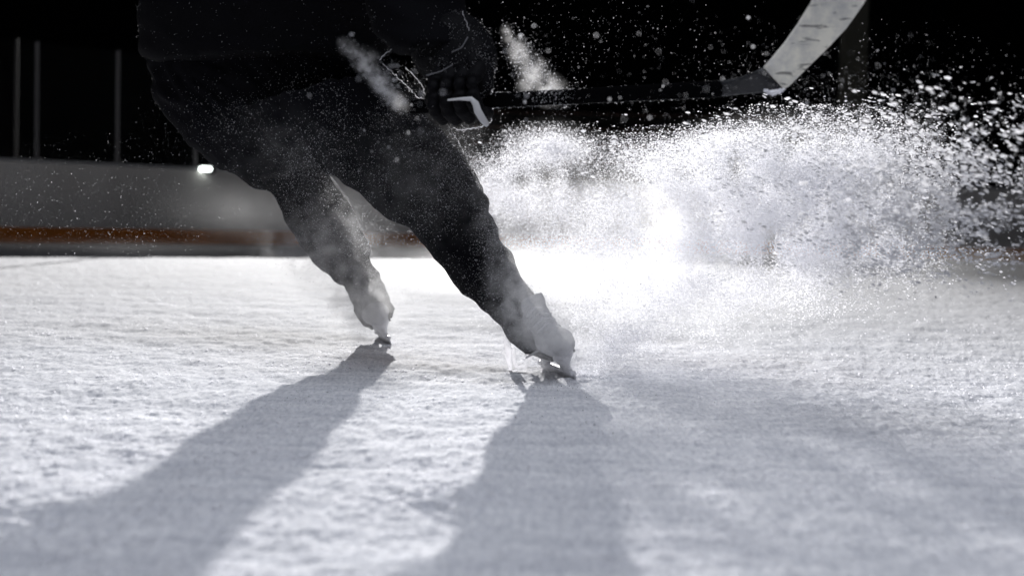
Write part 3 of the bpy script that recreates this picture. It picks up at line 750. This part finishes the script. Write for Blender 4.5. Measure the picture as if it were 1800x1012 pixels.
def mist(name, blobs, dens, noise_scale, m_col, aniso, label, step=0.25, contrast=(0.35, 0.65), power=1.0):
    """soft mist: a closed hull of overlapping ellipsoids, density fading to nothing at each one's rim.
    blobs: (x, y, rx, ry, tilt, Y, rY, weight) in photograph pixels / metres"""
    mb = MB(); ms = []
    for (x, y, rx, ry, tilt, Y, rY, wt) in blobs:
        c = P(x, y, Y); k = Y / FPX
        Rm = Matrix.Rotation(math.radians(tilt), 4, 'Y')
        ms.append((c, Rm, Vector((rx * k, rY, ry * k)), wt))
        mb.ball(c, Vector((rx * k, rY, ry * k)) * 0.99, 24, Rm.to_3x3())
    zmin = 0.006
    co, no, fa = fuse(mb, 0.02, 0)
    co[:, 2] = np.maximum(co[:, 2], zmin)
    m = bpy.data.materials.new(name); m.use_nodes = True; nt = m.node_tree; nt.nodes.clear(); L = nt.links
    o = nt.nodes.new('ShaderNodeOutputMaterial'); v = nt.nodes.new('ShaderNodeVolumeScatter')
    v.inputs['Color'].default_value = (*m_col, 1); v.inputs['Anisotropy'].default_value = aniso
    L.new(v.outputs[0], o.inputs['Volume'])
    tc = nt.nodes.new('ShaderNodeTexCoord'); acc = None
    def math_(op, a, b):
        n = nt.nodes.new('ShaderNodeMath'); n.operation = op
        for k, q in enumerate((a, b)):
            if isinstance(q, (int, float)): n.inputs[k].default_value = q
            else: L.new(q, n.inputs[k])
        return n.outputs[0]
    for c, Rm, sc_, wt in ms:
        mp = nt.nodes.new('ShaderNodeMapping'); mp.vector_type = 'TEXTURE'
        mp.inputs['Location'].default_value = c; mp.inputs['Rotation'].default_value = Rm.to_euler(); mp.inputs['Scale'].default_value = sc_
        L.new(tc.outputs['Object'], mp.inputs['Vector'])
        g = nt.nodes.new('ShaderNodeTexGradient'); g.gradient_type = 'QUADRATIC_SPHERE'; L.new(mp.outputs[0], g.inputs[0])
        q = math_('MULTIPLY', g.outputs['Fac'], wt)
        acc = q if acc is None else math_('ADD', acc, q)
    n = nt.nodes.new('ShaderNodeTexNoise'); n.inputs['Scale'].default_value = noise_scale; n.inputs['Detail'].default_value = 5; n.inputs['Roughness'].default_value = 0.6
    L.new(tc.outputs['Object'], n.inputs['Vector'])
    mr = nt.nodes.new('ShaderNodeMapRange'); mr.inputs['From Min'].default_value = contrast[0]; mr.inputs['From Max'].default_value = contrast[1]
    L.new(n.outputs['Fac'], mr.inputs['Value'])
    L.new(math_('MULTIPLY', math_('MULTIPLY', acc, mr.outputs[0]), dens), v.inputs['Density'])
    ob = link(name, co, fa, m, None, True); tag(ob, label, 'snow mist', kind='stuff')
    try: m.cycles.volume_step_rate = step
    except Exception: pass
    return ob
mist('plume_mist', [(x, y, rx, ry, t, depth_at(x), d, wt) for (x, y, rx, ry, t, d, wt) in [(1300, 375, 380, 150, 0, 0.30, 1.0), (1120, 390, 300, 160, 0, 0.30, 0.9), (960, 350, 180, 130, 0, 0.22, 0.5), (1470, 355, 230, 130, 0, 0.28, 0.9),
     (1060, 480, 340, 110, 0, 0.35, 1.1), (1180, 530, 360, 130, 0, 0.3, 0.6), (965, 265, 110, 66, 0, 0.18, 0.6), (1350, 275, 280, 95, -6, 0.3, 0.6), (1500, 470, 340, 90, 2, 0.3, 0.6)]],
     2.6, 9.0, (0.97, 0.97, 0.98), 0.5, 'soft white heart of the ice spray right of the near leg', step=0.6, contrast=(0.2, 0.8))
mist('shin_mist', [(570, 440, 190, 140, -40, 4.22, 0.22, 0.30), (640, 535, 110, 95, -20, 4.3, 0.2, 1.0), (520, 270, 210, 130, 10, 3.75, 0.25, 0.03), (740, 310, 200, 180, -45, 3.45, 0.2, 0.07), (905, 430, 75, 200, -30, 3.43, 0.12, 0.5), (925, 545, 75, 130, -32, 3.47, 0.12, 2.0), (985, 600, 90, 85, 0, 3.52, 0.12, 1.3)],
     24.0, 22.0, (0.98, 0.98, 0.99), 0.1, 'thin grey mist of ice drifting in front of both shins', step=0.5, contrast=(0.43, 0.64))
mist('board_mist', [(230, 436, 420, 26, 0, 7.0, 0.8, 0.10), (960, 462, 420, 50, 0, 8.0, 1.0, 1.8), (960, 488, 360, 48, 0, 6.2, 0.8, 5.5), (1650, 470, 420, 60, 2, 7.0, 0.8, 0.5), (430, 370, 200, 80, 0, 6.0, 0.6, 0.3)], 0.5, 3.0, (0.97, 0.97, 0.98), 0.55, 'low haze over the far ice in front of the boards', step=0.8, contrast=(0.2, 0.8))
mist('high_puff', [(893, 62, 16, 30, -25, 3.2, 0.035, 0.9), (912, 92, 26, 36, -28, 3.2, 0.05, 1.0), (938, 128, 34, 44, -30, 3.2, 0.06, 1.0), (966, 160, 40, 34, -40, 3.2, 0.06, 1.0), (925, 150, 26, 20, 0, 3.2, 0.05, 0.6), (985, 172, 34, 18, 0, 3.2, 0.05, 0.9)], 24.0, 42.0, (0.97, 0.96, 0.96), 0.3, 'small puff of snow drifting up over the stick shaft', contrast=(0.42, 0.62))
mist('thigh_puff', [(612, 84, 34, 22, 45, 2.6, 0.04, 0.6), (640, 112, 40, 24, 48, 2.6, 0.045, 0.9), (668, 145, 44, 24, 48, 2.6, 0.05, 1.0), (696, 176, 36, 24, 45, 2.6, 0.045, 1.1), (650, 95, 26, 20, 30, 2.6, 0.03, 0.5)], 38.0, 60.0, (0.97, 0.95, 0.94), 0.0, 'small diagonal puff of snow in front of the black trousers', contrast=(0.42, 0.62))

# ------------------------------------------------------------------ light
w = bpy.data.worlds.new('World'); sc.world = w; w.use_nodes = True
w.node_tree.nodes['Background'].inputs['Color'].default_value = (0.5, 0.6, 0.9, 1)
w.node_tree.nodes['Background'].inputs['Strength'].default_value = 0.004
LP = Vector((-5.37, 60, 10.8))
def lamp(name, typ, loc, target, energy, col, **kw):
    l = bpy.data.lights.new(name, typ); l.energy = energy; l.color = col
    for k, v in kw.items(): setattr(l, k, v)
    o = bpy.data.objects.new(name, l); C.objects.link(o); o.location = loc
    o.rotation_euler = (Vector(target) - Vector(loc)).to_track_quat('-Z', 'Y').to_euler(); return o
lamp('back_floodlight', 'SPOT', LP, LP + Vector((math.tan(math.radians(4.6)), -1, -math.tan(math.radians(9.6)))), 345000, (1.0, 0.985, 0.97), spot_size=math.radians(16), spot_blend=0.85, shadow_soft_size=0.24)
lamp('overhead_fill', 'AREA', (0.2, 1.2, 4.6), (0.1, 2.6, 0), 140, (0.86, 0.90, 1.0), shape='RECTANGLE', size=4.0, size_y=3.0)  # unseen area lamp, added to fill the shadows on the ice

# ------------------------------------------------------------------ camera
cd = bpy.data.cameras.new('camera'); cam = bpy.data.objects.new('camera', cd); C.objects.link(cam); sc.camera = cam
cam.matrix_world = Matrix(((r_[0], u_[0], -f_[0], CAM[0]), (r_[1], u_[1], -f_[1], CAM[1]), (r_[2], u_[2], -f_[2], CAM[2]), (0, 0, 0, 1)))
cd.sensor_width = 36; cd.lens = FPX / 1800 * 36; cd.clip_end = 200; cd.clip_start = 0.05
cd.dof.use_dof = True; cd.dof.focus_distance = 3.85; cd.dof.aperture_fstop = 2.9

sc.view_settings.view_transform = 'Standard'; sc.view_settings.look = 'None'; sc.view_settings.exposure = 0
cy = sc.cycles; cy.use_denoising = True; cy.max_bounces = 5; cy.diffuse_bounces = 3; cy.glossy_bounces = 2; cy.transmission_bounces = 4
cy.transparent_max_bounces = 8; cy.sample_clamp_indirect = 3; cy.use_adaptive_sampling = True; cy.adaptive_threshold = 0.02
cy.volume_bounces = 2; cy.volume_max_steps = 256; cy.caustics_reflective = False; cy.caustics_refractive = False
